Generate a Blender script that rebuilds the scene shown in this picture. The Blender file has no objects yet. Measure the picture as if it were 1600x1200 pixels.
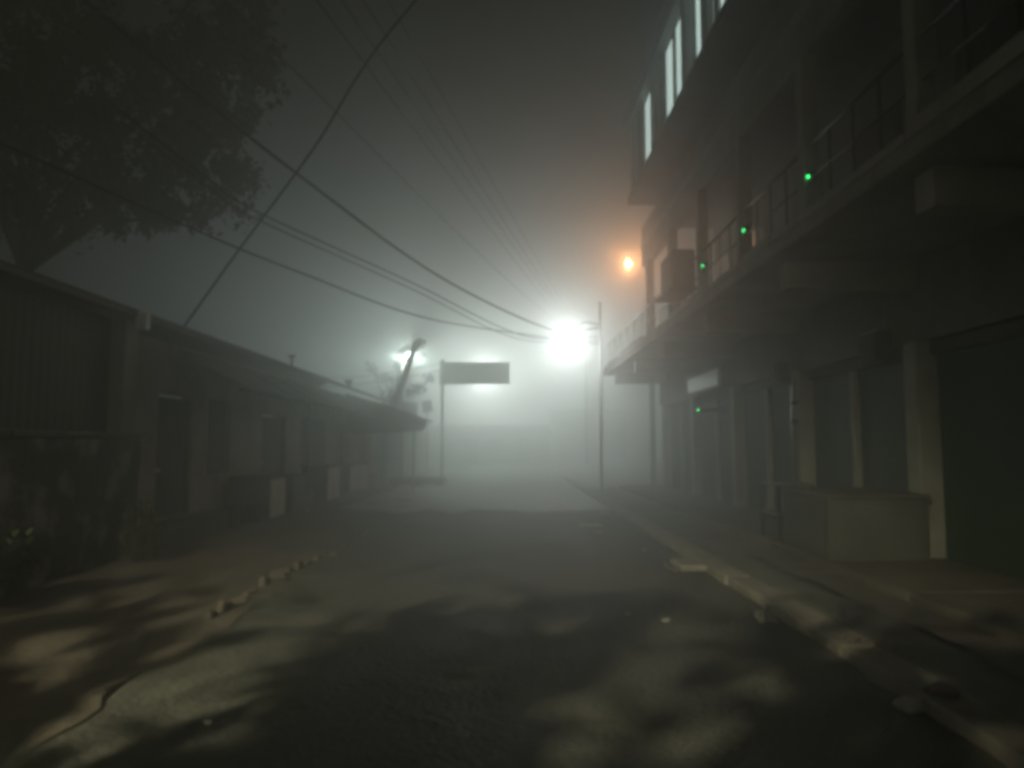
import bpy, bmesh, math, random
from mathutils import Vector, Matrix, noise
random.seed(7)
R = math.radians
S = bpy.context.scene
COL = S.collection

# ------------------------------------------------------------------ camera
F_PX = 1150.0
cam_d = bpy.data.cameras.new('camera')
cam = bpy.data.objects.new('camera', cam_d); COL.objects.link(cam)
cam_d.sensor_width = 36.0
cam_d.lens = 36.0 * F_PX / 1600.0
cam_d.clip_start = 0.05; cam_d.clip_end = 600
CAM = Vector((0, 0, 1.6))
PITCH = math.atan(93 / F_PX); YAW = -math.atan(7 / F_PX)
cam.location = CAM
cam.rotation_euler = (R(90) + PITCH, 0, YAW)
cam_d.dof.use_dof = True            # a night phone picture, slightly soft everywhere
cam_d.dof.focus_distance = 13.0
cam_d.dof.aperture_fstop = 1.4
S.camera = cam
ROT = cam.rotation_euler.to_matrix()

def ray(px, py):
    d = ROT @ Vector(((px - 800) / F_PX, (600 - py) / F_PX, -1))
    return d
def at(px, py, Y):                  # point seen at a pixel, at distance Y down the street
    d = ray(px, py); return CAM + d * (Y / d.y)
def at_h(px, py, H):                # the same, at height H
    d = ray(px, py); return CAM + d * ((H - CAM.z) / d.z)

# ------------------------------------------------------------------ render, exposure, world
S.render.engine = 'CYCLES'
S.view_settings.view_transform = 'Standard'
S.view_settings.look = 'None'
S.view_settings.exposure = 0.0
S.view_settings.gamma = 1.0
cy = S.cycles
cy.use_denoising = True
try: cy.denoiser = 'OPENIMAGEDENOISE'
except Exception: pass
cy.max_bounces = 8; cy.diffuse_bounces = 2; cy.glossy_bounces = 2
cy.transmission_bounces = 3; cy.volume_bounces = 6; cy.transparent_max_bounces = 8
cy.filter_width = 4.2
cy.sample_clamp_indirect = 3.0
cy.use_light_tree = True
cy.caustics_reflective = False; cy.caustics_refractive = False

W = bpy.data.worlds.new('World'); S.world = W; W.use_nodes = True
bg = W.node_tree.nodes['Background']
bg.inputs['Color'].default_value = (0.75, 1.0, 0.86, 1)      # night sky
bg.inputs["Strength"].default_value = 0.0005

P_WHITE = 130.0
P_FAR = 1700.0
P_ORANGE = 270.0
P_FOG_FILL = 40000.0      # added unseen lamp behind the board, brightens the fog
P_GLOW_FILL = 2300.0  # added unseen lamp in line behind the near white one
P_BACK = 20000.0

# ------------------------------------------------------------------ helpers
def mat(name, color, rough=0.8, color2=None, scale=4.0, bump=0.0, bscale=None, metal=0.0, detail=6.0,
        emit=None, emit_s=0.0, spec=0.5, stretch=None, lo=0.35, hi=0.65, wave=None, rough2=None):
    m = bpy.data.materials.new(name); m.use_nodes = True
    nt = m.node_tree; N = nt.nodes; L = nt.links
    b = N['Principled BSDF']
    b.inputs['Base Color'].default_value = (*color, 1)
    b.inputs['Roughness'].default_value = rough
    b.inputs['Metallic'].default_value = metal
    b.inputs['Specular IOR Level'].default_value = spec
    tc = N.new('ShaderNodeTexCoord'); mp = N.new('ShaderNodeMapping')
    L.new(tc.outputs['Object'], mp.inputs['Vector'])
    if stretch: mp.inputs['Scale'].default_value = stretch
    n = N.new('ShaderNodeTexNoise'); n.inputs['Scale'].default_value = scale
    n.inputs['Detail'].default_value = detail; n.inputs['Roughness'].default_value = 0.62
    L.new(mp.outputs['Vector'], n.inputs['Vector'])
    if color2:
        cr = N.new('ShaderNodeValToRGB')
        cr.color_ramp.elements[0].position = lo; cr.color_ramp.elements[0].color = (*color, 1)
        cr.color_ramp.elements[1].position = hi; cr.color_ramp.elements[1].color = (*color2, 1)
        L.new(n.outputs['Fac'], cr.inputs['Fac']); L.new(cr.outputs['Color'], b.inputs['Base Color'])
    if rough2 is not None:
        mr = N.new('ShaderNodeMapRange'); mr.inputs['From Min'].default_value = lo; mr.inputs['From Max'].default_value = hi
        mr.inputs['To Min'].default_value = rough; mr.inputs['To Max'].default_value = rough2
        L.new(n.outputs['Fac'], mr.inputs['Value']); L.new(mr.outputs['Result'], b.inputs['Roughness'])
    last = None
    if bump:
        n2 = N.new('ShaderNodeTexNoise'); n2.inputs['Scale'].default_value = bscale or scale * 5
        n2.inputs['Detail'].default_value = 8
        L.new(mp.outputs['Vector'], n2.inputs['Vector'])
        bp = N.new('ShaderNodeBump'); bp.inputs['Strength'].default_value = bump; bp.inputs['Distance'].default_value = 0.03
        L.new(n2.outputs['Fac'], bp.inputs['Height']); last = bp
    if wave:                                          # ribs: (axis, scale, depth in metres)
        w = N.new('ShaderNodeTexWave'); w.wave_type = 'BANDS'; w.bands_direction = wave[0]
        w.inputs['Scale'].default_value = wave[1]; w.inputs['Distortion'].default_value = 0.15
        L.new(tc.outputs['Object'], w.inputs['Vector'])
        bp = N.new('ShaderNodeBump'); bp.inputs['Strength'].default_value = 1.0; bp.inputs['Distance'].default_value = wave[2]
        L.new(w.outputs['Fac'], bp.inputs['Height'])
        if last: L.new(last.outputs['Normal'], bp.inputs['Normal'])
        last = bp
    if last: L.new(last.outputs['Normal'], b.inputs['Normal'])
    if emit:
        b.inputs['Emission Color'].default_value = (*emit, 1); b.inputs['Emission Strength'].default_value = emit_s
    return m

M = dict(
    asphalt=mat('asphalt', (.035, .037, .033), .62, (.085, .085, .072), 1.3, .9, 22, spec=.4, rough2=.85),
    concrete_road=mat('concrete_road', (.16, .165, .155), .45, (.30, .30, .28), .9, .35, 9, spec=.5, rough2=.85, stretch=(.35, 1.6, 1)),
    dirt=mat('dirt', (.045, .038, .029), .9, (.095, .08, .064), 1.1, 1.0, 9),
    pavement=mat('pavement', (.085, .075, .062), .85, (.17, .15, .125), 1.7, .8, 14),
    kerb=mat('kerb', (.15, .14, .12), .85, (.27, .25, .215), 2.5, .8, 12),
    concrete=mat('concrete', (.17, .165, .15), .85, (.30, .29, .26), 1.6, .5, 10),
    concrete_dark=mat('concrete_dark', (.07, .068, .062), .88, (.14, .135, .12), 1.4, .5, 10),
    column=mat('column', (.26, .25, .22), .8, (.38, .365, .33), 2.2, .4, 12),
    beam=mat('beam', (.10, .10, .09), .85, (.20, .195, .175), 1.4, .4, 9),
    plaster=mat('plaster', (.17, .145, .115), .9, (.36, .31, .255), 1.2, .6, 9),
    mottled=mat('mottled', (.03, .032, .026), .9, (.30, .28, .25), 1.9, .9, 8, lo=.48, hi=.62),
    tin=mat('tin', (.035, .035, .032), .8, (.07, .062, .052), 1.2, .3, 10, wave=('Y', 2.0, .025)),
    tin_dark=mat('tin_dark', (.025, .026, .022), .7, (.05, .047, .038), 1.1, .4, 7, wave=('Y', 1.8, .008)),
    awning_tin=mat('awning_tin', (.03, .032, .029), .85, (.06, .058, .05), 1.5, .3, 9, wave=('Y', 2.2, .02)),
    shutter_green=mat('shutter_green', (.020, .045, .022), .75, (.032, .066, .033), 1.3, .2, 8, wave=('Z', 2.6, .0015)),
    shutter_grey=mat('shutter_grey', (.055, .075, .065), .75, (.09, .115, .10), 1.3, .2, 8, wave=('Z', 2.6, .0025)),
    counter=mat('counter', (.065, .07, .065), .88, (.125, .13, .12), 1.8, .5, 10),
    counter_pale=mat('counter_pale', (.45, .39, .31), .8, (.62, .55, .46), 1.8, .5, 10),
    wood_dark=mat('wood_dark', (.02, .016, .013), .8, (.045, .036, .027), 3, .5, 8, stretch=(1, 1, .15)),
    iron=mat('iron', (.03, .03, .028), .5, (.07, .055, .045), 4, metal=.6),
    steel=mat('steel', (.88, .89, .87), .35, metal=.25),
    galv=mat('galv', (.22, .22, .21), .45, (.33, .33, .31), 3, metal=.7),
    pole=mat('pole', (.16, .155, .14), .8, (.26, .25, .23), 3, .4, 14),
    white=mat('white', (.62, .63, .60), .6, (.80, .80, .76), 2.2, .2, 8),
    white_sign=mat('white_sign', (.70, .72, .70), .45, (.82, .83, .80), 2, lo=.2, hi=.5),
    fin=mat('fin', (.45, .47, .45), .6, (.6, .61, .59), 2.0, .15, 8),
    dark_glass=mat('dark_glass', (.02, .024, .024), .12, spec=.6),
    upper_wall=mat('upper_wall', (.10, .105, .10), .8, (.17, .175, .165), 1.5, .3, 8),
    cable=mat('cable', (.012, .012, .012), .6),
    bark=mat('bark', (.05, .04, .03), .9, (.10, .08, .06), 6, .9, 20, stretch=(1, 1, .3)),
    leaf=mat('leaf', (.018, .030, .012), .75, (.035, .055, .022), 2.0),
    shrub_leaf=mat('shrub_leaf', (.02, .032, .014), .8, (.04, .058, .026), 2.0),
    teal=mat('teal', (.10, .26, .22), .6, (.16, .36, .31), 2, .2, 8),
    board=mat('board', (.035, .042, .038), .85, (.06, .068, .064), 2),
    stone=mat('stone', (.16, .15, .13), .85, (.28, .26, .23), 5, .8, 14),
    brick=mat('brick', (.065, .055, .043), .88, (.12, .10, .085), 5, .7, 14),
    litter=mat('litter', (.30, .30, .28), .5, (.45, .45, .42), 5),
    bulb_white=mat('bulb_white', (1, 1, 1), .4, emit=(.93, 1, .97), emit_s=60),
    bulb_far=mat('bulb_far', (1, 1, 1), .4, emit=(.80, 1, .92), emit_s=70),
    bulb_orange=mat('bulb_orange', (1, .8, .5), .4, emit=(1, .42, .13), emit_s=30),
    lit_window=mat('lit_window', (.5, .55, .52), .5, emit=(.72, .92, .86), emit_s=1.0),
    dim_window=mat('dim_window', (.3, .34, .32), .5, emit=(.72, .92, .86), emit_s=.18),
    warm_glint=mat('warm_glint', (.2, .14, .09), .4, emit=(1, .55, .28), emit_s=.35),  # emission stands in for a warm glint on the balcony pane
    led=mat('led', (.1, 1, .2), .4, emit=(.04, 1, .22), emit_s=6),
)

for nm_ in ('bulb_white', 'bulb_far', 'bulb_orange'):      # frosted glass: gives off light and lets the filament's light out
    nt_ = M[nm_].node_tree; out_ = nt_.nodes['Material Output']; pb_ = nt_.nodes['Principled BSDF']
    em_ = nt_.nodes.new('ShaderNodeEmission'); em_.inputs['Color'].default_value = pb_.inputs['Emission Color'].default_value
    em_.inputs['Strength'].default_value = pb_.inputs['Emission Strength'].default_value
    tr_ = nt_.nodes.new('ShaderNodeBsdfTransparent'); ad_ = nt_.nodes.new('ShaderNodeAddShader')
    nt_.links.new(em_.outputs[0], ad_.inputs[0]); nt_.links.new(tr_.outputs[0], ad_.inputs[1]); nt_.links.new(ad_.outputs[0], out_.inputs['Surface'])
    nt_.nodes.remove(pb_)

def bm_box(bm, x0, x1, y0, y1, z0, z1, bevel=0.0, rot=None, mi=0):
    g = bmesh.ops.create_cube(bm, size=1.0)
    vs = g['verts']
    c = Vector(((x0+x1)/2, (y0+y1)/2, (z0+z1)/2)); s = Vector((abs(x1-x0), abs(y1-y0), abs(z1-z0)))
    for v in vs: v.co = Vector((v.co.x*s.x, v.co.y*s.y, v.co.z*s.z))
    if bevel > 0:
        es = list({e for v in vs for e in v.link_edges})
        r = bmesh.ops.bevel(bm, geom=es, offset=min(bevel, min(s)*.4), segments=1, affect='EDGES')
        vs = list({v for f in r['faces'] for v in f.verts} | {v for v in vs if v.is_valid})
    for v in vs:
        if rot is not None: v.co = rot @ v.co
        v.co += c
    return vs

def bm_tube(bm, pts, rads, n=8, cap=True):
    pts = [Vector(p) for p in pts]
    if not isinstance(rads, (list, tuple)): rads = [rads]*len(pts)
    rings = []
    for i, p in enumerate(pts):
        t = (pts[min(i+1, len(pts)-1)] - pts[max(i-1, 0)]).normalized()
        a = t.cross(Vector((0, 0, 1)))
        if a.length < .05: a = t.cross(Vector((1, 0, 0)))
        a.normalize(); b = t.cross(a).normalized()
        rings.append([bm.verts.new(p + (a*math.cos(2*math.pi*k/n) + b*math.sin(2*math.pi*k/n))*rads[i]) for k in range(n)])
    for i in range(len(rings)-1):
        for k in range(n):
            f = bm.faces.new((rings[i][k], rings[i][(k+1) % n], rings[i+1][(k+1) % n], rings[i+1][k])); f.smooth = True
    if cap:
        bm.faces.new(rings[0][::-1]); bm.faces.new(rings[-1])

def obj(name, bm, m, parent=None, label=None, cat=None, group=None, kind=None, center=None):
    bmesh.ops.recalc_face_normals(bm, faces=bm.faces[:])
    me = bpy.data.meshes.new(name)
    off = Vector(center) if center is not None else None
    if off is not None: bmesh.ops.translate(bm, verts=bm.verts[:], vec=-off)
    bm.to_mesh(me); bm.free()
    me.materials.append(m)
    o = bpy.data.objects.new(name, me); COL.objects.link(o)
    if parent is not None:
        o.parent = parent
        base = Vector((0, 0, 0)); p = parent
        while p is not None: base += p.location; p = p.parent
        o.location = (off if off is not None else Vector((0, 0, 0))) - base
    elif off is not None: o.location = off
    tag(o, label, cat, group, kind)
    return o
def tag(o, label=None, cat=None, group=None, kind=None):
    if label: o['label'] = label
    if cat: o['category'] = cat
    if group: o['group'] = group
    if kind: o['kind'] = kind
def thing(name, label, cat, loc, group=None):
    o = bpy.data.objects.new(name, None); COL.objects.link(o); o.location = loc
    o.empty_display_size = .3
    tag(o, label, cat, group); return o
def boxo(name, m, parent, b, bevel=.01, **k):
    bm = bmesh.new(); bm_box(bm, *b, bevel=bevel); return obj(name, bm, m, parent, **k)
def copy_tree(o, parent=None, loc=None):
    c = o.copy(); COL.objects.link(c); c.parent = parent
    if loc is not None: c.location = loc
    for ch in list(o.children): copy_tree(ch, c)
    return c

def rough_grid(name, x0, x1, y0, y1, z, nx, ny, amp, m, sc=1.0, seed=0.0, dens=None, kind='structure', edge=0.0):
    bm = bmesh.new()
    V = []
    for j in range(ny+1):
        t = j/ny; ej = j == 0 and edge
        if dens: t = t**dens
        row = []
        for i in range(nx+1):
            x = x0+(x1-x0)*i/nx; y = y0+(y1-y0)*t
            yy = y+(noise.fractal(Vector((x*1.4, seed, 2.2)), 1.0, 2.0, 4)*1.1 if ej else 0); h = noise.fractal(Vector((x*sc, y*sc, seed)), 1.0, 2.0, 4)*amp
            if edge and i in (0, nx): x += noise.noise(Vector((y*1.3, seed+7, i)))*edge
            row.append(bm.verts.new((x, yy, z+h)))
        V.append(row)
    for j in range(ny):
        for i in range(nx):
            f = bm.faces.new((V[j][i], V[j][i+1], V[j+1][i+1], V[j+1][i])); f.smooth = True
    return obj(name, bm, m, kind=kind)

# ------------------------------------------------------------------ ground
bm = bmesh.new()
vs = [bm.verts.new(v) for v in ((-44, -19, -.09), (44, -19, -.09), (44, 149, -.09), (-44, 149, -.09))]; bm.faces.new(vs)
obj('ground', bm, M['dirt'], kind='structure')
rough_grid('dirt_verge', -9.5, -2.45, -6, 60, .03, 90, 300, .04, M['dirt'], 1.1, 3.0, dens=1.3, edge=.35)
rough_grid('road', -2.75, 2.52, -6, 18.4, .02, 60, 220, .022, M['asphalt'], 1.3, 9.0, edge=.18)
rough_grid('concrete_road', -4.0, 2.60, 17.2, 59, .045, 90, 160, .02, M['concrete_road'], .8, 5.0, dens=1.3, edge=.15)
rough_grid('cross_street', 2.4, 30, 25.5, 62, .04, 40, 60, .02, M['concrete_road'], .8, 15.0, dens=1.3)
# pavement on the right: kerb strip, sunken drain, raised walk in front of the shops
bm = bmesh.new()
y = -4.0; k = 0
while y < 34.0:
    L_ = random.uniform(1.9, 3.4)
    x = 2.46+random.uniform(-.012, .012)
    bm_box(bm, x, x+.30, y, y+L_-.012, -.05, .11+random.uniform(-.008, .008), bevel=.012, rot=Matrix.Rotation(R(random.uniform(-.8, .8)), 3, 'Z'))
    y += L_; k += 1
obj('kerb', bm, M['kerb'], kind='structure')
rough_grid('drain_strip', 2.74, 3.34, -4, 25.3, .085, 8, 160, .035, M['concrete_dark'], 1.8, 21.0)
rough_grid('pavement', 3.30, 3.85, -4, 25.3, .11, 8, 200, .035, M['pavement'], 1.6, 31.0, edge=.12)
bm = bmesh.new()
y = -4.0
while y < 25.2:
    bm_box(bm, 3.78+random.uniform(-.015, .02), 9.0, y, min(25.3, y+3.68), -.05, .195+random.uniform(-.004, .004), bevel=.015); y += 3.7
obj('shop_walk', bm, M['pavement'], kind='structure')

# ------------------------------------------------------------------ right: three-storey shop building with balconies
BX = 5.2
bld = thing('shop_building', 'long concrete building on the right, closed shops below and a jutting balcony above', 'building', (6.5, 10, 0))
COLS = [-2.1, 1.6, 5.3, 9.05, 12.75, 16.4, 20.1, 23.8]
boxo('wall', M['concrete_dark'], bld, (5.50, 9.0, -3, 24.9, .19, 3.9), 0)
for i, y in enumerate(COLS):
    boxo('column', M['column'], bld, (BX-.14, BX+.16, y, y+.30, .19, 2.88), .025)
boxo('lintel', M['beam'], bld, (BX-.03, 5.50, -3, 24.9, 2.884, 3.897), .01)
for i in range(len(COLS)-1):
    y0, y1 = COLS[i]+.31, COLS[i+1]-.01
    near = i <= 2
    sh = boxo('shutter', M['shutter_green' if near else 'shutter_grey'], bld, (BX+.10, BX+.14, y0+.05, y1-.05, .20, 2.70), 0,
              label='dark green ribbed roller shutter' if near else 'greyish green ribbed roller shutter', center=(BX+.12, (y0+y1)/2, 1.4))
    bm = bmesh.new(); bm_box(bm, BX+.03, BX+.22, y0, y1, 2.70, 2.87, bevel=.02); obj('shutter_box', bm, M['board'], sh)
    bm = bmesh.new(); bm_box(bm, BX+.05, BX+.10, (y0+y1)/2-.12, (y0+y1)/2+.12, .26, .30, bevel=.008); obj('handle', bm, M['galv'], sh)
# narrow pilaster strips between shop units
for y in (11.0, 14.7, 18.3, 22.0):
    boxo('door_frame', M['column'], bld, (BX+.0, BX+.095, y, y+.14, .20, 2.69), .01)
# first balcony slab, stepped edge blocks and cantilever beams
boxo('balcony_slab', M['concrete'], bld, (3.27, 9.0, -3, 25.0, 3.902, 4.06), .01)
bm = bmesh.new()
y = -3.0
i = 0
while y < 24.9:
    L_ = [1.05, 1.9, 2.5, 3.4, 3.1][i % 5]; e = min(24.95, y+L_-.03)
    bm_box(bm, 3.262-.012*(i % 2), 3.46, y, e, 4.064, 4.16+.05*(i % 2), bevel=.01); y += L_; i += 1
obj('balcony_kerb', bm, M['column'], bld)
for y in (2.7, 5.92, 9.1, 12.8, 16.45, 20.15, 23.85):
    boxo('cantilever_beam', M['column'], bld, (3.52, BX-.035, y, y+.28, 3.56, 3.898), .015)
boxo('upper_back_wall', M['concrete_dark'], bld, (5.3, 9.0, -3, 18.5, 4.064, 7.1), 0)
for y in (1.5, 4.1, 7.0, 9.5, 12.0, 14.6, 16.8):
    w = boxo('window', M['iron'], bld, (5.24, 5.297, y, y+1.3, 4.9, 6.2), .01)
    boxo('pane', M['dark_glass'], w, (5.222, 5.238, y+.06, y+.62, 4.96, 6.14), 0)
    boxo('pane', M['warm_glint' if y == 14.6 else 'dark_glass'], w, (5.222, 5.238, y+.68, y+1.24, 4.96, 6.14), 0)
PILL = [3.4, 5.85, 8.15, 10.45, 12.75, 15.1, 17.6]
for y in PILL:
    boxo('pillar', M['column'], bld, (3.38, 3.56, y, y+.18, 4.17, 6.098), .012)
boxo('fascia', M['concrete'], bld, (3.44, 3.62, -3, 18.5, 6.10, 7.118), .01)
boxo('fascia_band', M['column'], bld, (3.415, 3.438, -3, 18.5, 6.55, 6.70), .004)
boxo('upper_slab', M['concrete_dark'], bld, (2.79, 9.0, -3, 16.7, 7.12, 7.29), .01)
boxo('roof_slab', M['concrete_dark'], bld, (3.62, 9.0, 16.71, 18.5, 7.12, 7.29), .01)
boxo('upper_wall', M['upper_wall'], bld, (2.99, 9.0, -3, 16.62, 7.294, 8.85), 0)
bm = bmesh.new(); bm_box(bm, 2.74, 9.1, -3, 16.72, 8.854, 9.06, bevel=.015); bm_box(bm, 2.68, 2.80, -3, 16.75, 9.063, 9.22, bevel=.01)
obj('roof', bm, M['upper_wall'], bld)
# top floor: tall narrow windows lit from inside, between dim piers
def dep(px): return 2.80*F_PX/(px-793)
LIT = [(1006, 1016, 1), (1021, 1027, 0), (1040, 1052, 1), (1056, 1067, 1), (1073, 1084, 0), (1088, 1101, 1), (1107, 1120, 0), (1127, 1142, 1), (1160, 1180, 0), (1200, 1230, 1)]
for (a, c, on) in LIT:
    y1, y0 = dep(a), dep(c)
    w = boxo('window', M['lit_window' if on else 'dim_window'], bld, (2.93, 2.985, y0, y1, 7.36, 8.80), 0, label='tall window lit cold white' if on else 'tall window dimly lit behind a curtain')
    bm = bmesh.new()
    for yy in (y0-.03, y1+.002): bm_box(bm, 2.90, 2.984, yy, yy+.028, 7.30, 8.84)
    obj('frame', bm, M['galv'], w)
YF = [3.2, 5.5, 8.75, 10.0, 11.2, 13.35, 15.6, 16.2]
for y in YF: boxo('pier', M['fin'], bld, (2.82, 2.985, y, y+.30, 7.294, 8.85), .01)
# balcony railings: dark iron over the near bays, bright steel at the far end
bm = bmesh.new()
for j in range(5):
    y0, y1 = PILL[j]+.18, PILL[j+1]
    bm_tube(bm, [(3.44, y0, 4.98), (3.44, y1, 4.98)], .022, 6)
    bm_tube(bm, [(3.44, y0, 4.60), (3.44, y1, 4.60)], .012, 6)
    n = 4
    for q in range(1, n): bm_box(bm, 3.43, 3.455, y0+(y1-y0)*q/n-.012, y0+(y1-y0)*q/n+.012, 4.17, 4.97)
obj('railing', bm, M['iron'], bld)
bm = bmesh.new()
bm_tube(bm, [(3.40, 15.3, 4.93), (3.40, 24.85, 4.93)], .028, 10)
bm_tube(bm, [(3.40, 15.3, 4.55), (3.40, 24.85, 4.55)], .012, 6)
y = 16.1
while y < 24.9:
    bm_tube(bm, [(3.40, y, 4.12), (3.40, y, 4.92)], .030, 10)
    y += 1.18
obj('steel_railing', bm, M['steel'], bld, label='bright stainless railing at the far end')

# things fixed to the building
b = thing('wall_cabinet', 'dark boxy unit hanging on the balcony edge beside the orange lamp', 'cabinet', (3.25, 13.6, 4.2))
boxo('casing', M['board'], b, (2.98, 3.40, 13.1, 14.1, 4.42, 5.12), .02)
boxo('ledge', M['iron'], b, (2.90, 3.42, 13.02, 14.3, 4.36, 4.415), .005)
o = boxo('notice_plate', M['white_sign'], None, (3.22, 3.25, 14.6, 15.5, 4.12, 4.42), .004, label='small pale plate on the balcony edge just below the dark cabinet', cat='sign')
s = thing('shop_sign', 'blank white oblong signboard hanging under the balcony above a green light', 'sign', (4.9, 18.3, 3.0))
boxo('sign_panel', M['white_sign'], s, (4.86, 4.92, 16.9, 19.8, 2.95, 3.33), .01)
bm = bmesh.new()
for (y0, y1, z0, z1) in ((16.87, 19.83, 3.332, 3.36), (16.87, 19.83, 2.92, 2.948), (16.87, 16.898, 2.95, 3.33), (19.802, 19.83, 2.95, 3.33)): bm_box(bm, 4.85, 4.93, y0, y1, z0, z1)
for y in (17.3, 19.4): bm_tube(bm, [(4.93, y, 3.2), (BX-.028, y, 3.2)], .015, 6)
obj('sign_frame', bm, M['galv'], s)
def led(p, label, r=.024, bracket=.05):
    t = thing('indicator_light', label, 'light', p, 'small green indicator lights')
    bm = bmesh.new(); bmesh.ops.create_uvsphere(bm, u_segments=10, v_segments=8, radius=r, matrix=Matrix.Translation(p)); obj('bulb', bm, M['led'], t)
    bm = bmesh.new(); bm_box(bm, p[0]+r*.6, p[0]+bracket, p[1]-.05, p[1]+.05, p[2]-.06, p[2]+.06, bevel=.01); obj('housing', bm, M['board'], t)
for (px, py, lab, Y) in ((1263, 276, 'small green light on the balcony pillar, highest and nearest of the green lights', 8.12),
                    (1162, 360, 'small green light on the balcony pillar in the middle of the row of three', 10.42),
                    (1098, 415, 'small green light on the balcony pillar nearest the dark cabinet', 12.72)):
    p = at(px, py, Y); led((p.x, p.y, p.z), lab, .015, .08)
p = at(1091, 641, 17.9); led((p.x, p.y, p.z), 'small green light right below the white signboard', .02, BX+.10-p.x-.002)
# dark boxes below the lintel
for (y, h, w, lab) in ((9.75, .36, .55, 'large dark box on the lintel beside the pale nearest column'), (13.3, .34, .28, 'small dark box on the lintel between the near column and the white signboard')):
    t = thing('meter_box', lab, 'meter box', (BX-.1, y, 2.9))
    boxo('casing', M['iron'], t, (BX-.24, BX-.035, y, y+w, 2.72, 2.72+h*1.15), .015)
    boxo('cover', M['board'], t, (BX-.262, BX-.243, y+.03, y+w-.03, 2.75, 2.69+h*1.15), .006)
    bm = bmesh.new(); bm_tube(bm, [(BX-.09, y+.1, 2.72+h*1.15), (BX-.09, y+.1, 3.5), (BX-.05, y+.1, 3.56)], .014, 6); obj('conduit', bm, M['galv'], t)
# rain pipe with a bracket on the second column
t = thing('drain_pipe', 'grey pipe with dark clamps running down the column behind the concrete counter', 'pipe', (BX-.2, 12.7, .2))
bm = bmesh.new(); bm_tube(bm, [(BX-.19, 12.86, .2), (BX-.19, 12.86, 2.6), (BX-.10, 12.86, 2.86)], .05, 10); obj('pipe', bm, M['galv'], t)
for z in (2.28, 1.95): boxo('clamp', M['iron'], t, (BX-.26, BX-.142, 12.77, 12.95, z, z+.06), .008)
# counter in front of the near shop
t = thing('shop_counter', 'long grey box-shaped counter standing in front of the shutters on the right walk', 'counter', (4.4, 9.4, .2))
boxo('body', M['counter'], t, (3.83, 5.02, 8.86, 10.3, .20, .94), .015)
boxo('counter_top', M['concrete_dark'], t, (3.79, 5.045, 8.82, 10.36, .942, .99), .012)
boxo('front_panel', M['counter'], t, (3.90, 4.96, 8.838, 8.857, .28, .88), .004)
boxo('side_panel', M['counter'], t, (3.808, 3.827, 8.95, 10.2, .28, .88), .004)
# stool-like frame beyond the counter
t = thing('metal_rack', 'low open metal rack beyond the grey counter on the right walk', 'rack', (4.1, 11.0, .2))
bm = bmesh.new()
for x in (3.95, 4.45):
    for y in (10.8, 11.5): bm_box(bm, x-.02, x+.02, y-.02, y+.02, .2, .98)
obj('frame', bm, M['iron'], t)
for z in (.55, .98): boxo('shelf', M['galv'], t, (3.92, 4.48, 10.77, 11.53, z+.003, z+.03), .004)

# ------------------------------------------------------------------ left: row of low houses under one roof edge
LX = -5.30; LY = 11.0
row = thing('row_house', 'long low plastered row house on the left with dark doors under a tin roof', 'building', (-7, 20, 0))
WX = -5.75
bm = bmesh.new()   # plaster wall with real openings, made of piers, lintel and sill walls
opens = [(12.15, 13.45, .35, 2.45), (14.2, 15.35, 1.0, 2.45), (17.3, 19.2, .35, 2.3), (20.6, 23.6, .9, 2.35), (24.8, 27.0, .9, 2.3), (28.6, 30.0, .35, 2.3)]
y = LY+.02
for (a, b_, z0, z1) in opens:
    bm_box(bm, WX-.2, WX, y, a, 0, 3.3); bm_box(bm, WX-.2, WX, a, b_, z1, 3.3)
    if z0 > .1: bm_box(bm, WX-.2, WX, a, b_, 0, z0)
    y = b_
bm_box(bm, WX-.2, WX, y, 31.6, 0, 3.3)
bm_box(bm, -10, WX-.2, LY+.02, LY+.22, 0, 3.3); bm_box(bm, -10, WX-.2, 31.4, 31.6, 0, 3.3)
obj('wall', bm, M['plaster'], row)
boxo('plinth', M['concrete_dark'], row, (WX+.003, WX+.45, LY+.3, 31.7, -.05, .33), .03)
for i, (a, b_, z0, z1) in enumerate(opens):
    if z0 < .5:
        d = boxo('door', M['wood_dark'], row, (WX-.17, WX-.12, a+.06, b_-.06, z0, z1-.06), .005)
        boxo('frame', M['concrete_dark'], d, (WX-.115, WX-.03, a+.002, a+.06, z0, z1-.062), .004)
        boxo('frame', M['concrete_dark'], d, (WX-.115, WX-.03, b_-.06, b_-.002, z0, z1-.062), .004)
        bm = bmesh.new(); bmesh.ops.create_uvsphere(bm, u_segments=10, v_segments=6, radius=.035, matrix=Matrix.Translation((WX-.09, a+.25, 1.15))); obj('handle', bm, M['steel'], d)
    else:
        w = boxo('window', M['wood_dark'], row, (WX-.16, WX-.12, a+.002, b_-.002, z0+.002, z1-.002), 0)
        bm = bmesh.new()
        n = max(3, int((b_-a)/.22))
        for q in range(1, n): bm_box(bm, WX-.07, WX-.05, a+(b_-a)*q/n-.008, a+(b_-a)*q/n+.008, z0+.003, z1-.003)
        obj('window_bars', bm, M['iron'], w)
# main roof sheet
bm = bmesh.new()
def slab(bm, pts, th):
    top = [bm.verts.new(p) for p in pts]; bot = [bm.verts.new((p[0], p[1], p[2]-th)) for p in pts]
    bm.faces.new(top); bm.faces.new(bot[::-1])
    n = len(pts)
    for k in range(n): bm.faces.new((top[k], top[(k+1) % n], bot[(k+1) % n], bot[k]))
slab(bm, [(LX, LY-.15, 3.50), (LX, 31.7, 3.50), (-7.6, 31.7, 4.35), (-7.6, LY-.15, 4.35)], .10)
slab(bm, [(-7.61, LY-.15, 4.352), (-7.61, 31.7, 4.352), (-10.2, 31.7, 3.4), (-10.2, LY-.15, 3.4)], .10)
obj('roof', bm, M['tin'], row)
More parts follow.
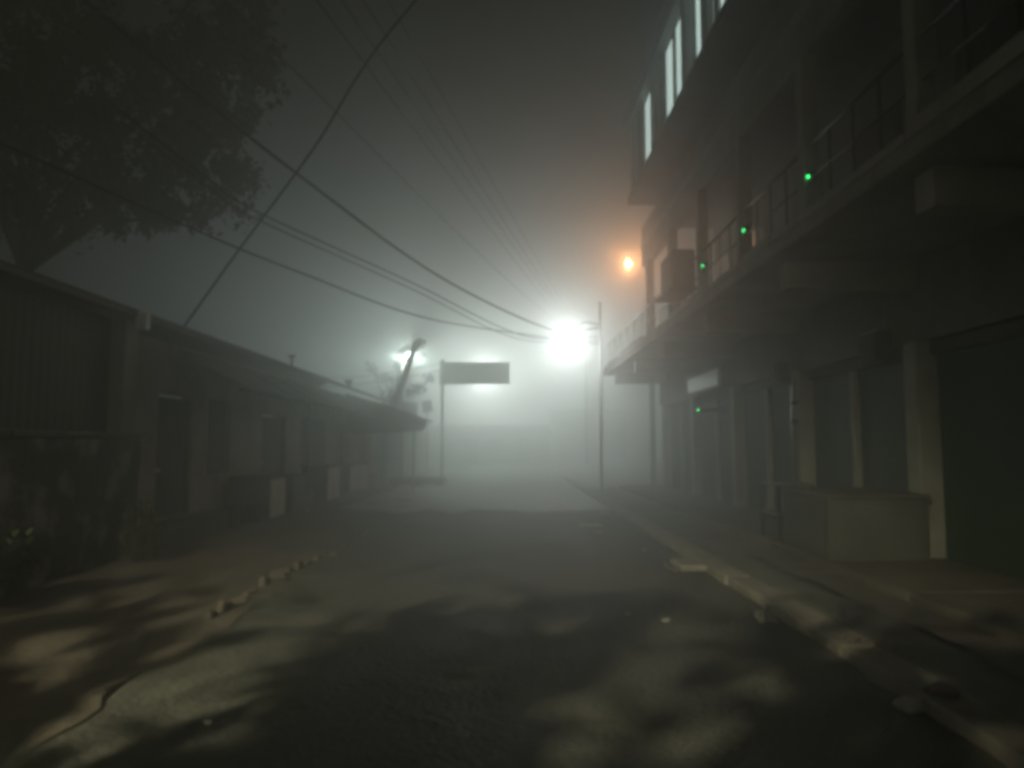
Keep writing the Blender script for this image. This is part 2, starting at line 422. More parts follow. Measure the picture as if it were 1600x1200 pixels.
# lean-to awning that drops toward the street, ragged lower edge
bm = bmesh.new()
y = 12.4; j = 0
while y < 35.6:
    L_ = .86; o_ = random.uniform(-.10, .10); dz = random.uniform(-.015, .015)+(.02 if j % 2 else 0)
    slab(bm, [(-4.30+o_, y, 2.50-o_*.4+dz), (-4.30+o_*.9, y+L_+.04, 2.50-o_*.4+dz), (LX-.25, y+L_+.04, 3.20+dz), (LX-.25, y, 3.20+dz)], .018)
    y += L_; j += 1
slab(bm, [(-3.98, 34.3, 2.62), (-3.98, 36.1, 2.58), (LX-.9, 36.1, 3.5), (LX-.9, 34.3, 3.52)], .05)
obj('awning', bm, M['awning_tin'], row)
for y in (16.8, 20.2, 27.6, 35.3):
    boxo('awning_post', M['pole'], row, (-4.56, -4.50, y, y+.06, 0, 2.60), .01)
bm = bmesh.new(); bm_box(bm, -4.60, -4.50, 12.6, 35.9, 2.50, 2.56); obj('awning_beam', bm, M['wood_dark'], row)
# deep projecting canopy over the last shops, seen as a dark wedge
def prism(bm, prof, y0, y1):
    A = [bm.verts.new((x, y0, z)) for x, z in prof]; B = [bm.verts.new((x, y1, z)) for x, z in prof]
    bm.faces.new(A); bm.faces.new(B[::-1]); n = len(prof)
    for k in range(n): bm.faces.new((A[k], A[(k+1) % n], B[(k+1) % n], B[k]))
bm = bmesh.new()
prism(bm, [(-5.50, 3.30), (-4.25, 2.93), (-2.90, 2.44), (-3.02, 2.08), (-4.25, 1.98), (-5.50, 1.95)], 25.0, 26.6)
prism(bm, [(-4.20, 2.935), (-2.76, 2.425), (-2.78, 2.40), (-4.22, 2.91)], 24.9, 26.75)
obj('canopy', bm, M['awning_tin'], row, label='dark wedge-shaped canopy jutting toward the road')
for x in (-4.30, -3.25): boxo('canopy_post', M['teal'], row, (x, x+.07, 25.3, 25.37, 0, 2.02), .01)
# roof clutter
bm = bmesh.new(); p = at(456, 562, 18.1); bm_tube(bm, [(p.x, p.y, 3.5), (p.x, p.y, p.z+.10)], .03, 8); bm_box(bm, p.x-.07, p.x+.07, p.y-.07, p.y+.07, p.z+.06, p.z+.11)
obj('vent_pipe', bm, M['iron'], row)
bm = bmesh.new(); p = at(545, 600, 24.5); bm_tube(bm, [(p.x, p.y, 3.48), (p.x, p.y, p.z+.12)], .06, 8); bm_box(bm, p.x-.12, p.x+.1, p.y-.1, p.y+.1, p.z+.02, p.z+.14)
obj('vent_pipe', bm, M['iron'], row)
# pale meter box high on the corner
t = thing('meter_box', 'pale small box fixed high on the dark corner of the left roof edge', 'meter box', (-5.28, 10.75, 3.2))
boxo('casing', M['white'], t, (-5.42, -5.26, 10.62, 10.78, 3.26, 3.52), .012)
boxo('cover', M['white'], t, (-5.405, -5.275, 10.602, 10.618, 3.28, 3.50), .004)

# tin shed and low mottled wall, nearest on the left
shed = thing('tin_shed', 'dark corrugated tin shed behind the mottled low wall at the left', 'shed', (-7, 5, 0))
boxo('tin_wall', M['tin_dark'], shed, (-5.95, -5.80, -2, 10.7, 0, 3.42), 0)
boxo('corner_post', M['concrete'], shed, (-5.72, -5.50, 10.55, 10.93, 0, 3.38), .02)
bm = bmesh.new(); slab(bm, [(LX-.06, -2.2, 3.52), (LX-.06, 10.84, 3.50), (-9.5, 10.84, 4.6), (-9.5, -2.2, 4.6)], .07); obj('roof', bm, M['tin_dark'], shed)
boxo('back_wall', M['tin_dark'], shed, (-9.4, -5.96, 10.5, 10.7, 0, 3.42), 0)
gw = thing('low_wall', 'mottled peeling masonry wall about head height in front of the dark shed', 'wall', (-5.3, 5, 0))
bm = bmesh.new(); bm_box(bm, -5.42, -5.20, -2, 10.5, -.05, 1.66, bevel=.02)
bmesh.ops.subdivide_edges(bm, edges=bm.edges[:], cuts=12, use_grid_fill=True)
for v in bm.verts: v.co.x += noise.noise(v.co*1.7)*.035
obj('masonry', bm, M['mottled'], gw)
bm = bmesh.new()
y = -2
while y < 10.4:
    L_ = random.uniform(.5, .9); 
    bm_box(bm, -5.47, -5.15, y, min(10.45, y+L_-.02), 1.67, 1.73+random.uniform(-.02, .03), bevel=.015); y += L_
obj('coping', bm, M['concrete_dark'], gw)

# market counters in front of the row house
def counter(x0, x1, y0, y1, h, label, pale, wid='market_counter'):
    t = thing(wid, label, 'counter', ((x0+x1)/2, y0, 0), 'counters in front of the left row house')
    boxo('body', M['concrete_dark'], t, (x0, x1, y0, y1, 0, h-.05), .012)
    boxo('side_panel', M['counter_pale' if pale else 'counter'], t, (x1+.002, x1+.022, y0+.04, y1-.04, .06, h-.08), .004)
    boxo('counter_top', M['wood_dark'], t, (x0-.04, x1+.06, y0-.05, y1+.05, h-.048, h), .008)
counter(-5.75, -4.92, 15.4, 16.45, .92, 'nearest market counter on the left, dark front with a pale side', True)
counter(-5.70, -4.95, 17.1, 18.3, .86, 'second market counter on the left with a dull grey side', False)
counter(-5.65, -4.95, 20.4, 22.2, 1.0, 'third market counter on the left, longer with a pale side', True)
counter(-5.60, -4.95, 23.3, 26.2, .95, 'farthest market counter on the left before the teal kiosk', True)
# plank bench by the wall
t = thing('plank_bench', 'low dark bench under the window between door and nearest counter', 'bench', (-5.1, 14.0, 0))
boxo('seat', M['wood_dark'], t, (-5.28, -4.95, 13.9, 15.1, .42, .46), .006)
for y in (13.98, 14.96): boxo('leg', M['wood_dark'], t, (-5.24, -5.0, y, y+.05, .0, .418), .004)

# teal kiosk at the end of the row
t = thing('kiosk', 'small teal kiosk with a shelf beyond the end of the left row house', 'kiosk', (-4.9, 31, 0))
boxo('body', M['teal'], t, (-5.7, -4.62, 32.0, 33.6, .0, 2.5), .02)
boxo('corner_post', M['galv'], t, (-4.60, -4.52, 31.9, 31.98, .0, 2.55), .006)
boxo('shelf', M['wood_dark'], t, (-5.75, -4.5, 31.5, 31.98, .95, 1.0), .006)
boxo('roof', M['awning_tin'], t, (-5.8, -4.45, 31.8, 33.8, 2.56, 2.61), .006)
# low dark platform past it
t = thing('low_platform', 'long low dark platform on the ground beside the tall thin pole', 'platform', (-3.9, 27.5, 0))
boxo('deck', M['concrete_dark'], t, (-4.35, -2.35, 27.2, 28.6, .10, .33), .02)
for x in (-4.2, -3.4, -2.6): boxo('support', M['brick'], t, (x, x+.2, 27.35, 28.45, -.03, .098), .01)

# ------------------------------------------------------------------ far end of the street
def far_building(label, x0, x1, y0, y1, h, m, wins, roof_over=.3):
    t = thing('far_house', label, 'building', ((x0+x1)/2, y0, 0))
    boxo('wall', m, t, (x0, x1, y0, y1, 0, h), 0)
    bm = bmesh.new(); slab(bm, [(x0-roof_over, y0-roof_over*2, h+.02), (x1+roof_over, y0-roof_over*2, h+.02), (x1+roof_over, y1, h+.9), (x0-roof_over, y1, h+.9)], .10)
    obj('roof', bm, M['tin'], t)
    for (a, b_, z0, z1) in wins: boxo('window' if z0 > .5 else 'door', M['iron'], t, (a, b_, y0-.04, y0-.003, z0, z1), .008)
far_building('low house facing down the street behind the thin pole, faint in the fog', -6.5, 3.4, 60, 66, 2.35, M['plaster'], ((-3.6, -2.4, 0, 2), (-1.6, -.4, .9, 1.9), (.6, 1.8, 0, 2)))
far_building('low house at the left end of the fog beyond the teal kiosk', -14, -5.2, 43, 49, 2.3, M['plaster'], ((-7.2, -6.0, 0, 2), (-10, -8.8, .9, 1.9)))
far_building('block at the right end of the foggy street behind the street lamp pole', 4.6, 12, 74, 82, 4.6, M['concrete'], ((5.2, 6.6, 0, 2.2), (7.5, 8.8, 1, 2.2), (5.2, 6.6, 3, 4)))

# tall thin pole with banner board over the road
Y_B = 35.0
t = thing('overhead_banner', 'dark blank board held out over the road by a tall thin pole', 'banner', (-3.1, Y_B, 0))
pa = at(689, 745, Y_B)
boxo('board', M['board'], t, (-3.25, .10, Y_B+.07, Y_B+.15, 4.50, 5.42), .01)
bm = bmesh.new(); bm_tube(bm, [(-3.10, Y_B, -.05), (-3.10, Y_B, 5.6)], .075, 10); obj('pole', bm, M['pole'], t)
bm = bmesh.new(); bm_tube(bm, [(-3.3, Y_B+.11, 5.46), (.14, Y_B+.11, 5.46)], .035, 8); bm_tube(bm, [(-3.3, Y_B+.11, 4.46), (.14, Y_B+.11, 4.46)], .035, 8); obj('frame', bm, M['iron'], t)

# two small boards on a post above the roof end
def small_board(px0, px1, py0, py1, Y, rotdeg, label):
    a = at(px0, py0, Y); c = at(px1, py1, Y); cx, cz = (a.x+c.x)/2, (a.z+c.z)/2
    w, h = abs(c.x-a.x), abs(a.z-c.z)
    t = thing('sign_board', label, 'sign', (cx, Y, 0))
    bm = bmesh.new(); bm_box(bm, -w/2, w/2, -.03, .03, -h/2, h/2, bevel=.008)
    for v in bm.verts: v.co = Matrix.Rotation(R(rotdeg), 3, 'Y') @ v.co + Vector((cx, Y, cz))
    obj('panel', bm, M['board'], t)
    bm = bmesh.new(); bm_tube(bm, [(cx, Y+.07, 0), (cx, Y+.07, cz+h*.3)], .035, 8); obj('post', bm, M['iron'], t)
small_board(660, 675, 626, 644, 37.5, -7, 'small square dark board tilted, just right of the roof tip')
small_board(624, 652, 628, 648, 38.2, 3, 'wider dark board partly behind the tip of the left roof')

# leaning utility pole in front of the far lamp
t = thing('utility_pole', 'leaning dark pole in front of the far lamp, carrying cross arms', 'pole', (-6.3, 38, 0))
a = at(617, 632, 38.6); b_ = at(648, 541, 38.6); d = (b_-a)
base = a - d*(a.z/d.z)
bm = bmesh.new(); bm_tube(bm, [base, a, b_], [.26, .22, .13], 10); obj('mast', bm, M['pole'], t)
bm = bmesh.new()
bm_tube(bm, [b_+Vector((-.30, 0, -.30)), b_+Vector((.55, 0, -.05))], .045, 6)
bm_tube(bm, [b_+Vector((.32, 0, -.1)), b_+Vector((.34, 0, -.5))], .055, 6)
obj('cross_arm', bm, M['iron'], t)

# ------------------------------------------------------------------ lamps
def point(name, loc, power, color, radius, parent):
    l = bpy.data.lights.new(name, 'POINT'); l.energy = power; l.color = color; l.shadow_soft_size = radius
    o = bpy.data.objects.new(name, l); COL.objects.link(o); o.parent = parent; o.location = Vector(loc)-parent.location
    return o
def sphere(p, r, sz=1.0):
    bm = bmesh.new(); bmesh.ops.create_uvsphere(bm, u_segments=20, v_segments=14, radius=r)
    for v in bm.verts: v.co = Vector((v.co.x, v.co.y, v.co.z*sz))+Vector(p)
    for f in bm.faces: f.smooth = True
    return bm
# near white street lamp
YL = 20.6
Lp = at(888, 532, YL)
t = thing('street_lamp', 'white burning street lamp on a pole by the right kerb', 'street lamp', (2.62, YL, 0))
bm = bmesh.new(); bm_tube(bm, [(2.62, YL, -.05), (2.62, YL, 5.6)], [.05, .04], 12); obj('pole', bm, M['white'], t)
bm = bmesh.new(); bm_tube(bm, [(2.60, YL, 4.95), (2.2, YL, 5.02), (Lp.x+.05, YL, Lp.z+.32)], .028, 8); obj('arm', bm, M['galv'], t)
hd = bmesh.new(); bm_tube(hd, [(Lp.x, YL, Lp.z+.34), (Lp.x, YL, Lp.z+.15)], [.05, .075], 12); obj('socket', hd, M['galv'], t)
obj('bulb', sphere(Lp, .10, 1.15), M['bulb_white'], t)
# the light itself sits just under the bulb, on the street side
point('lamp_light', (Lp.x, YL, Lp.z), P_WHITE, (.92, 1.0, .97), .08, t)
# far lamp: a downward floodlight, its flat head keeps the light off the air above
Fp = at(641, 557, 41.0)
t = thing('street_lamp', 'far cool white lamp glaring behind the leaning pole', 'street lamp', (Fp.x-.45, 41, 0))
bm = bmesh.new(); bm_tube(bm, [(Fp.x-.45, 41, -.05), (Fp.x-.45, 41, Fp.z+.3)], [.10, .07], 10); obj('pole', bm, M['pole'], t)
bm = bmesh.new(); bm_tube(bm, [(Fp.x-.45, 41, Fp.z+.25), (Fp.x-.25, 41, Fp.z+.22)], .03, 8); obj('arm', bm, M['galv'], t)
boxo('lamp_head', M['iron'], t, (Fp.x-.75, Fp.x+.75, 40.4, 41.6, Fp.z+.14, Fp.z+.20), .02)
obj('bulb', sphere((Fp.x, 41, Fp.z+.05), .10, .8), M['bulb_far'], t)
point('lamp_light', (Fp.x, 41, Fp.z+.05), P_FAR, (.80, 1.0, .90), .06, t)
# unseen lamp added behind the board for the broad glow in the fog
Mp = at(758, 582, 98.0)
t = thing('street_lamp', 'added unseen lamp hidden behind the overhead board, giving the fog a broad glow', 'street lamp', (Mp.x, 98.3, 0))
bm = bmesh.new(); bm_tube(bm, [(Mp.x, 98.3, -.05), (Mp.x, 98.3, Mp.z+.4)], [.10, .07], 10); obj('pole', bm, M['pole'], t)
bm = bmesh.new(); bm_tube(bm, [(Mp.x, 98.3, Mp.z+.38), (Mp.x, 98.0, Mp.z+.3), (Mp.x, 98.0, Mp.z+.38)], .04, 8); obj('arm', bm, M['galv'], t)
hd = bmesh.new(); bm_tube(hd, [(Mp.x, 98.0, Mp.z+.40), (Mp.x, 98.0, Mp.z+.24), (Mp.x, 98.0, Mp.z+.12)], [.10, .5, .72], 20); obj('shade', hd, M['iron'], t)
obj('bulb', sphere(Mp, .14, 1.1), M['bulb_far'], t)
point('lamp_light', tuple(Mp), P_FOG_FILL, (.92, 1.0, .95), .10, t)
# unseen lamp added in line with the near one to widen its glow
Rp = at(889, 533, 52.0)
t = thing('street_lamp', 'added unseen lamp in line behind the near white one, widening its glow', 'street lamp', (Rp.x+1.2, 52, 0))
bm = bmesh.new(); bm_tube(bm, [(Rp.x+1.2, 52, -.05), (Rp.x+1.2, 52, Rp.z+.6)], [.12, .08], 10); obj('pole', bm, M['pole'], t)
bm = bmesh.new(); bm_tube(bm, [(Rp.x+1.2, 52, Rp.z+.4), (Rp.x+.3, 52, Rp.z+.45), (Rp.x, 52, Rp.z+.2)], .03, 8); obj('arm', bm, M['galv'], t)
obj('bulb', sphere(Rp, .13, 1.1), M['bulb_white'], t)
point('lamp_light', tuple(Rp), P_GLOW_FILL, (.92, 1.0, .97), .10, t)
# orange lamp on a tall pole past the end of the upper floors
Op = at(982, 412, 26.0)
t = thing('street_lamp', 'glowing orange lamp high beyond the corner of the balcony building', 'street lamp', (Op.x+.9, 26.6, 0))
bm = bmesh.new(); bm_tube(bm, [(Op.x+.9, 26.6, -.05), (Op.x+.9, 26.6, Op.z+.5)], [.10, .06], 10); obj('pole', bm, M['pole'], t)
bm = bmesh.new(); bm_tube(bm, [(Op.x+.9, 26.6, Op.z+.45), (Op.x+.3, 26.2, Op.z+.4), (Op.x, 26, Op.z+.22), (Op.x, 26, Op.z+.10)], .022, 8); obj('arm', bm, M['galv'], t)
obj('bulb', sphere(Op, .085, 1.2), M['bulb_orange'], t)
point('lamp_light', tuple(Op), P_ORANGE, (1.0, .42, .15), .05, t)
# street lamp behind the photographer, its light falls through leaves onto the road
t = thing('street_lamp', 'yellowish street lamp at the left verge behind the photographer', 'street lamp', (-6.2, -6.5, 0))
bm = bmesh.new(); bm_tube(bm, [(-6.2, -6.5, -.05), (-6.2, -6.5, 6.9)], [.10, .07], 10); obj('pole', bm, M['pole'], t)
bm = bmesh.new(); bm_tube(bm, [(-6.2, -6.5, 6.8), (-5.6, -6.3, 6.95), (-5.2, -6.15, 6.9)], .03, 8); obj('arm', bm, M['galv'], t)
boxo('lamp_head', M['iron'], t, (-5.45, -5.0, -6.3, -6.0, 6.80, 6.88), .02)
obj('bulb', sphere((-5.2, -6.15, 6.74), .06), M['bulb_white'], t)
hl = point('lamp_light', (-5.2, -6.15, 6.74), P_BACK, (1.0, .93, .58), .045, t)      # hooded head, throws its beam down the road
hl.data.type = 'SPOT'; hl.data.spot_size = R(50); hl.data.spot_blend = 1.0; hl.data.shadow_soft_size = .034
hl.rotation_euler = (Vector((-1.9, 4.0, 0))-Vector((-5.2, -6.15, 6.74))).to_track_quat('-Z', 'Y').to_euler()

# ------------------------------------------------------------------ trees
def tree(label, x, y, h_trunk, lean, blobs, nleaf, lsize, rtrunk=.22, seed=1, cat='tree', name='broadleaf_tree', group=None, leafm='leaf'):
    rnd = random.Random(seed)
    t = thing(name, label, cat, (x, y, 0), group)
    top = Vector((x+lean[0], y+lean[1], h_trunk))
    bm = bmesh.new()
    bm_tube(bm, [(x, y, -.1), (x+lean[0]*.35, y+lean[1]*.35, h_trunk*.45), top], [rtrunk, rtrunk*.75, rtrunk*.5], 10)
    tips = []
    for (c, r) in blobs:
        c = Vector(c); mid = top.lerp(c, .5)+Vector((rnd.uniform(-.2, .2), rnd.uniform(-.2, .2), rnd.uniform(-.1, .3)))
        bm_tube(bm, [top-Vector((0, 0, h_trunk*.1)), mid, c], [rtrunk*.38, rtrunk*.22, .03], 7)
        for q in range(5):
            e = c+Vector([rnd.gauss(0, 1) for _ in range(3)]).normalized()*r*rnd.uniform(.6, 1.0)
            bm_tube(bm, [mid.lerp(c, .7), c.lerp(e, .5)+Vector((0, 0, .05)), e], [.035, .022, .008], 5); tips.append((e, r))
    obj('trunk', bm, M['bark'], t)
    bm = bmesh.new()
    clumps = []
    for (c, r) in blobs:
        for q in range(int(16*r)+6):
            d = Vector([rnd.gauss(0, 1) for _ in range(3)]).normalized()*r*(rnd.random()**.45)
            d.z *= .75; clumps.append((Vector(c)+d, rnd.uniform(.14, .34)*min(1.4, r)))
    for k in range(nleaf):
        c, r = rnd.choice(clumps)
        p = c+Vector([rnd.gauss(0, .5) for _ in range(3)])*r
        s = lsize*rnd.uniform(.6, 1.3)
        q = Matrix.Rotation(rnd.uniform(0, 6.28), 3, 'Z') @ Matrix.Rotation(rnd.uniform(-1.1, 1.1), 3, 'X')
        v = [bm.verts.new(p+q @ Vector(u)*s) for u in ((-.05, -.5, 0), (.28, -.1, .06), (.0, .55, -.05), (-.28, -.1, .06))]
        bm.faces.new(v)
    obj('crown', bm, M[leafm], t)
    return t
def b3(px, py, Y, r): p = at(px, py, Y); return ((p.x, p.y, p.z), r)
tree('large dark leafy tree rising behind the left shed roof', -8.4, 12.2, 5.0, (.3, 0),
     [b3(40, 60, 11.5, 1.9), b3(170, 190, 12, 1.6), b3(290, 130, 12, 1.35), b3(300, 270, 12.5, 1.1), b3(60, 270, 12, 1.3), b3(190, 320, 13, .7),
      b3(380, 60, 12, .9), b3(120, -80, 11, 1.9), b3(-120, 100, 11, 2.0), b3(350, 205, 12.3, .8), b3(-80, 260, 12, 1.4), b3(260, 340, 13, .45), b3(340, -60, 11.5, 1.2)],
     26000, .17, seed=3)
tree('slender leafy tree at the left verge behind the photographer', -4.9, -3.8, 3.2, (.5, .6),
     [((x_-.3, y_-.4, z_), r_) for ((x_, y_, z_), r_) in (((-4.3, -3.3, 5.0), .75), ((-3.4, -3.5, 5.1), .6), ((-4.6, -2.4, 4.7), .6), ((-3.4, -2.3, 4.6), .50), ((-2.7, -2.9, 4.7), .55), ((-5.3, -3.2, 4.8), .7), ((-2.2, -3.9, 5.0), .5), ((-4.0, -4.4, 5.4), .6))],
     2100, .16, rtrunk=.13, seed=11)
tree('small bare-looking far tree beside the leaning pole and lamp', -6.2, 38.9, 2.9, (.1, 0),
     [b3(600, 590, 37, .5), b3(582, 575, 37, .4), b3(632, 548, 37.5, .3), b3(655, 535, 37.5, .3), b3(655, 606, 37, .4), b3(672, 590, 37, .35), b3(606, 618, 37, .5), b3(640, 612, 37, .3), b3(622, 570, 37, .25)],
     1100, .20, rtrunk=.13, seed=5)
def shrub(label, x, y, r, seed):
    rnd = random.Random(seed); t = thing('shrub', label, 'shrub', (x, y, 0))
    bm = bmesh.new()
    tips = []
    for k in range(12):
        a = rnd.uniform(0, 6.28); e = Vector((x+math.cos(a)*r*rnd.uniform(.3, .9), y+math.sin(a)*r*rnd.uniform(.3, .9), rnd.uniform(.5, 1.3)*r*1.6))
        bm_tube(bm, [(x, y, 0), Vector((x, y, 0)).lerp(e, .5)+Vector((0, 0, .1)), e], [.015, .01, .004], 5); tips.append(e)
    obj('stem', bm, M['bark'], t)
    bm = bmesh.new()
    for k in range(700):
        e = rnd.choice(tips); p = e.lerp(Vector((x, y, .1)), rnd.random()**2*.7)+Vector([rnd.gauss(0, .07) for _ in range(3)]); s = rnd.uniform(.04, .09)
        q = Matrix.Rotation(rnd.uniform(0, 6.28), 3, 'Z') @ Matrix.Rotation(rnd.uniform(-1.2, 1.2), 3, 'X')
        bm.faces.new([bm.verts.new(p+q @ Vector(u)*s) for u in ((0, -.6, 0), (.35, 0, .1), (0, .7, 0), (-.35, 0, .1))])
    obj('leaves', bm, M['shrub_leaf'], t)
shrub('low leafy shrub against the mottled wall at the left frame edge', -4.95, 7.1, .5, 1)
shrub('weedy shrub at the foot of the mottled wall near the dark corner', -4.9, 9.9, .38, 2)

# ------------------------------------------------------------------ overhead cables
def smooth(pts, n=10):
    P = [pts[0]*2-pts[1]]+pts+[pts[-1]*2-pts[-2]]; out = []
    for i in range(1, len(P)-2):
        for k in range(n):
            t = k/n; a, b, c, d = P[i-1], P[i], P[i+1], P[i+2]
            out.append(.5*((2*b)+(-a+c)*t+(2*a-5*b+4*c-d)*t*t+(-a+3*b-3*c+d)*t*t*t))
    out.append(pts[-1]); return out
POLE_TOP = Vector((2.58, YL, 0))
def cable(spec, end, r, label, group='overhead cables above the street'):
    pts = [at_h(px, py, H) for (px, py, H) in spec]
    pts = [pts[0]+(pts[0]-pts[1])*1.6+Vector((0, 0, .1))]+pts
    if end is not None: pts.append(Vector(end))
    bm = bmesh.new(); bm_tube(bm, smooth(pts), r, 6); return obj('cable', bm, M['cable'], None, label, 'cable', group)
E = lambda z: (2.56, YL, z)
cable([(180, 40, 6.5), (465, 272, 5.7), (700, 440, 5.05), (865, 516, 4.72)], E(4.86), .024, 'thickest cable, sagging from upper left to the white street lamp')
bm = bmesh.new(); bm_tube(bm, smooth([Vector((3.0, 5.2, 8.9)), at(650, 0, 8.2), at(488, 235, 10.0), at(370, 395, 11.1), Vector((-5.36, 12.1, 3.52))]), .019, 6)
obj('cable', bm, M['cable'], None, 'dark cable crossing the street the other way, down to the left roof edge', 'cable', 'overhead cables above the street')
def FILLP(dx): p = at(889, 533, 52.0); return (p.x+.25+dx, 52.0, p.z+.45)       # the arm of the added lamp behind the near one
def straight_cable(px, py, H, end, sag, r, label):
    a = at_h(px, py, H); e = Vector(end); pts = []
    for k in range(31):
        t = -.7+1.7*k/30; p = a.lerp(e, t); p.z -= 4*sag*t*(1-t) if t > 0 else 0; pts.append(p)
    bm = bmesh.new(); bm_tube(bm, pts, r, 6); obj('cable', bm, M['cable'], None, label, 'cable', 'overhead cables above the street')
straight_cable(495, 0, 7.0, FILLP(0.10), .10, .011, 'leftmost of the tight bundle of thin high cables left of the lamp')
straight_cable(534, 0, 7.0, FILLP(0.25), .02, .011, 'second from left in the tight bundle of thin high cables')
straight_cable(568, 0, 7.1, FILLP(0.45), .08, .011, 'third from left in the tight bundle of thin high cables')
straight_cable(606, 0, 7.2, FILLP(0.65), .03, .009, 'rightmost and faintest of the tight bundle of thin high cables')
straight_cable(372, 20, 6.5, FILLP(0.35), .42, .009, 'faint cable between the tight bundle and the thickest cable')
cable([(330, 283, 4.9), (400, 330, 4.8), (640, 440, 4.6), (820, 525, 4.3)], E(4.60), .011, 'upper of the close pair of cables sagging below the thickest one')
cable([(330, 296, 4.85), (400, 342, 4.7), (640, 450, 4.5), (812, 530, 4.2)], E(4.50), .009, 'lower of the close pair of cables sagging below the thickest one')
cable([(330, 370, 4.1), (480, 430, 4.0), (640, 490, 3.9), (760, 514, 4.1)], E(4.40), .011, 'lowest cable, running just above the left roof edge to the lamp pole')
for (a, b_, c, lab) in (((540, 590), (640, 577), 5.42, 'far thin cable from behind the left roof to the banner pole'), ((520, 604), (640, 588), 5.1, 'lower far thin cable ending on the banner pole')):
    bm = bmesh.new(); bm_tube(bm, smooth([at(380, a[1]-6, 34), at(a[0], a[1], 35), at(b_[0], b_[1], 35), Vector((-3.1, Y_B, c))]), .02, 6)
    obj('cable', bm, M['cable'], None, lab, 'cable', 'far cables by the banner pole')

# ------------------------------------------------------------------ small things on the ground
def lump(name, p, s, m, label, cat, group=None, seed=0, flat=.6, sharp=1.0):
    bm = bmesh.new(); bmesh.ops.create_icosphere(bm, subdivisions=3, radius=1.0)
    for v in bm.verts:
        d = v.co.normalized(); f = 1+.38*sharp*noise.noise(d*1.3+Vector((seed*3.1, 0, 0)))+.22*sharp*noise.noise(d*3.4+Vector((0, seed*1.7, 0)))
        v.co = Vector((d.x*s*f, d.y*s*f*.85, max(-.25, d.z)*s*f*flat))
    return obj(name, bm, m, None, label, cat, group) if p is None else _place(obj(name, bm, m, None, label, cat, group), p, s, flat)
def _place(o, p, s, flat):
    o.location = (p.x, p.y, p.z+s*flat*.2); return o
def g(px, py, h=.04): return at_h(px, py, h)
lump('plastic_bag', g(1197, 968, .05), .085, M['litter'], 'crumpled pale bag lying on the road near the right kerb', 'bag', seed=1, flat=1.1, sharp=1.6)
lump('stone', g(1424, 1106, .05), .085, M['litter'], 'pale stone at the kerb in the lower right', 'stone', seed=2)
k = 3
for (px, py, s, w_) in ((240, 832, .13, 'largest'), (258, 828, .10, 'farthest back'), (229, 846, .11, 'leftmost'), (272, 838, .08, 'rightmost and smallest'), (250, 850, .09, 'nearest')):
    lump('rubble_stone', g(px, py, .04), s, M['stone'], w_+' grey rubble stone in the heap by the left door', 'stone', 'rubble by the left door', seed=k); k += 1
for (px, py, s, lab) in ((1330, 1000, .06, 'small broken stone on the drain strip in the lower right, farthest of three'), (1385, 1012, .08, 'middle broken stone on the drain strip in the lower right'), (1470, 1085, .09, 'nearest broken stone on the drain strip in the lower right')):
    lump('broken_stone', g(px, py, .12), s, M['brick'], lab, 'stone', 'broken stones on the right walk', seed=k); k += 1
# tipped and sunken edging bricks along the left road edge
bm = bmesh.new(); bm_box(bm, -.085, .085, -.04, .04, -.06, .10, bevel=.018); br = obj('edging_brick', bm, M['brick'], None, 'nearest upright brick edging the left side of the road', 'brick', 'edging bricks along the left of the road')
spots = [(572, 832), (540, 850), (523, 866), (508, 866), (497, 872), (480, 880), (466, 886), (452, 890), (434, 900), (412, 912), (392, 925), (372, 938), (349, 950), (330, 962)]
spots = spots[::-1]
ORD = ['nearest', 'second', 'third', 'fourth', 'fifth', 'sixth', 'seventh', 'eighth', 'ninth', 'tenth', 'eleventh', 'twelfth', 'thirteenth', 'farthest']
for i, (px, py) in enumerate(spots):
    o = br if i == 0 else br.copy()
    if i: COL.objects.link(o)
    if i: o['label'] = 'upright brick edging the left side of the road, '+ORD[i]+(' of the fourteen' if i == 13 else ' from the camera')
    p = g(px, py, .05); o.location = (p.x, p.y, random.uniform(-.03, .03)); o.rotation_euler = (R(random.uniform(-14, 14)), R(random.uniform(-12, 12)), R(65+random.uniform(-25, 25)))
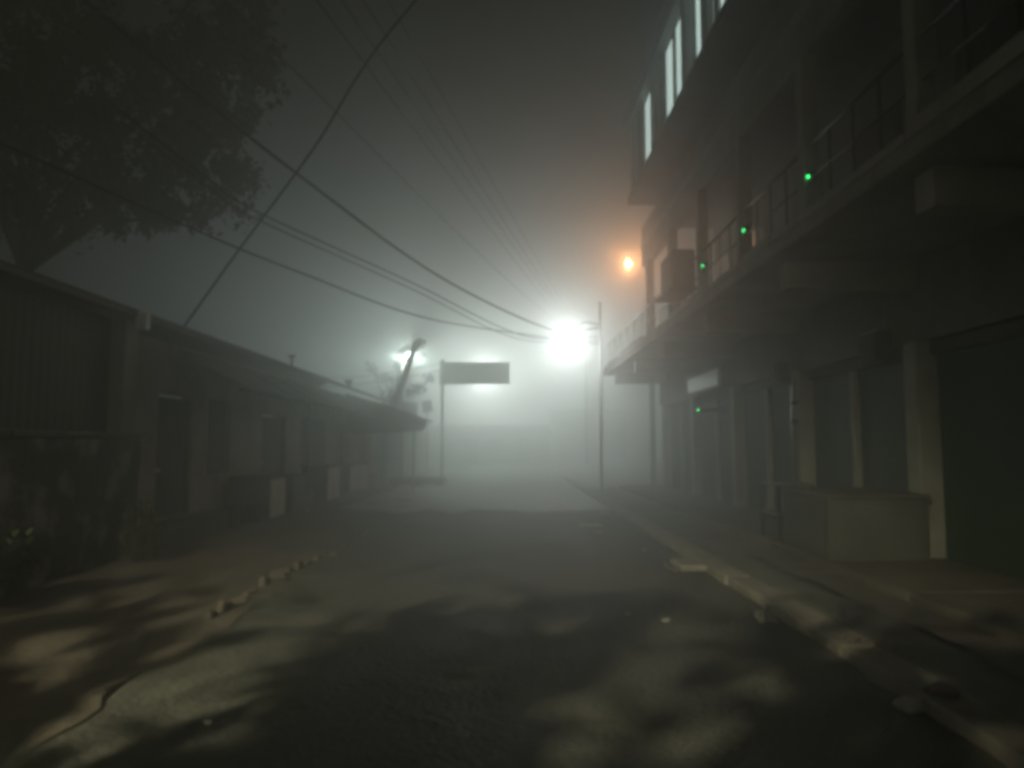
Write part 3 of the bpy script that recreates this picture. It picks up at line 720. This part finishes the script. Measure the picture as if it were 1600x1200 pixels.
# pale scraps
def scrap(px, py, w, d, label, h=.06, m='litter'):
    p = g(px, py, h); bm = bmesh.new(); n = 5
    V = [[bm.verts.new((p.x+w*(i/n-.5)+random.uniform(-.1, .1)*w/n*3, p.y+d*(j/n-.5)+random.uniform(-.1, .1)*d/n*3, h+.012+random.random()*.035)) for i in range(n+1)] for j in range(n+1)]
    for j in range(n):
        for i in range(n): bm.faces.new((V[j][i], V[j][i+1], V[j+1][i+1], V[j+1][i]))
    r = bmesh.ops.solidify(bm, geom=bm.faces[:], thickness=.004)
    obj('paper_scrap', bm, M[m], None, label, 'litter', 'pale litter on the road')
scrap(924, 823, .42, .22, 'longest pale scrap on the road right of the lamp line')
scrap(938, 834, .20, .16, 'short pale scrap just in front of the longest scrap')
scrap(943, 803, .22, .20, 'dim pale scrap beyond the longest scrap toward the pole')
scrap(878, 781, .14, .2, 'farthest pale scrap left of the lamp pole foot')
scrap(887, 784, .12, .2, 'far pale scrap next to the farthest one by the lamp pole')
scrap(1006, 862, .07, .05, 'tiny pale scrap near the right kerb in the middle distance')
scrap(980, 964, .05, .04, 'tiny pale scrap on the road left of the crumpled bag')
scrap(1040, 974, .06, .04, 'tiny pale scrap on the road nearest to the crumpled bag')
scrap(324, 1137, .04, .02, 'small pale scrap in the lit patch at the lower left')
scrap(522, 869, .07, .05, 'small pale scrap among the left edging bricks')
scrap(1150, 1178, .05, .03, 'small pale scrap at the bottom edge of the view')
# short concrete ramp plate over the gutter
t = thing('ramp_slab', 'short concrete slab jutting from the right kerb onto the road', 'slab', (2.3, 9.2, 0))
boxo('slab', M['kerb'], t, (2.12, 2.455, 9.15, 9.75, .03, .115), .02)
boxo('step', M['concrete_dark'], t, (2.02, 2.115, 9.2, 9.7, .02, .07), .015)

# ------------------------------------------------------------------ fog
bm = bmesh.new(); bm_box(bm, -45, 45, -20, 150, -1.1, 14.0)
mh = bpy.data.materials.new('fog'); mh.use_nodes = True
nt = mh.node_tree; nt.nodes.remove(nt.nodes['Principled BSDF'])
pv = nt.nodes.new('ShaderNodeVolumePrincipled')
pv.inputs['Color'].default_value = (.95, .97, .965, 1); pv.inputs['Density'].default_value = 0.047
pv.inputs["Anisotropy"].default_value = 0.87
nt.links.new(pv.outputs['Volume'], nt.nodes['Material Output'].inputs['Volume'])
obj('haze', bm, mh, kind='stuff')
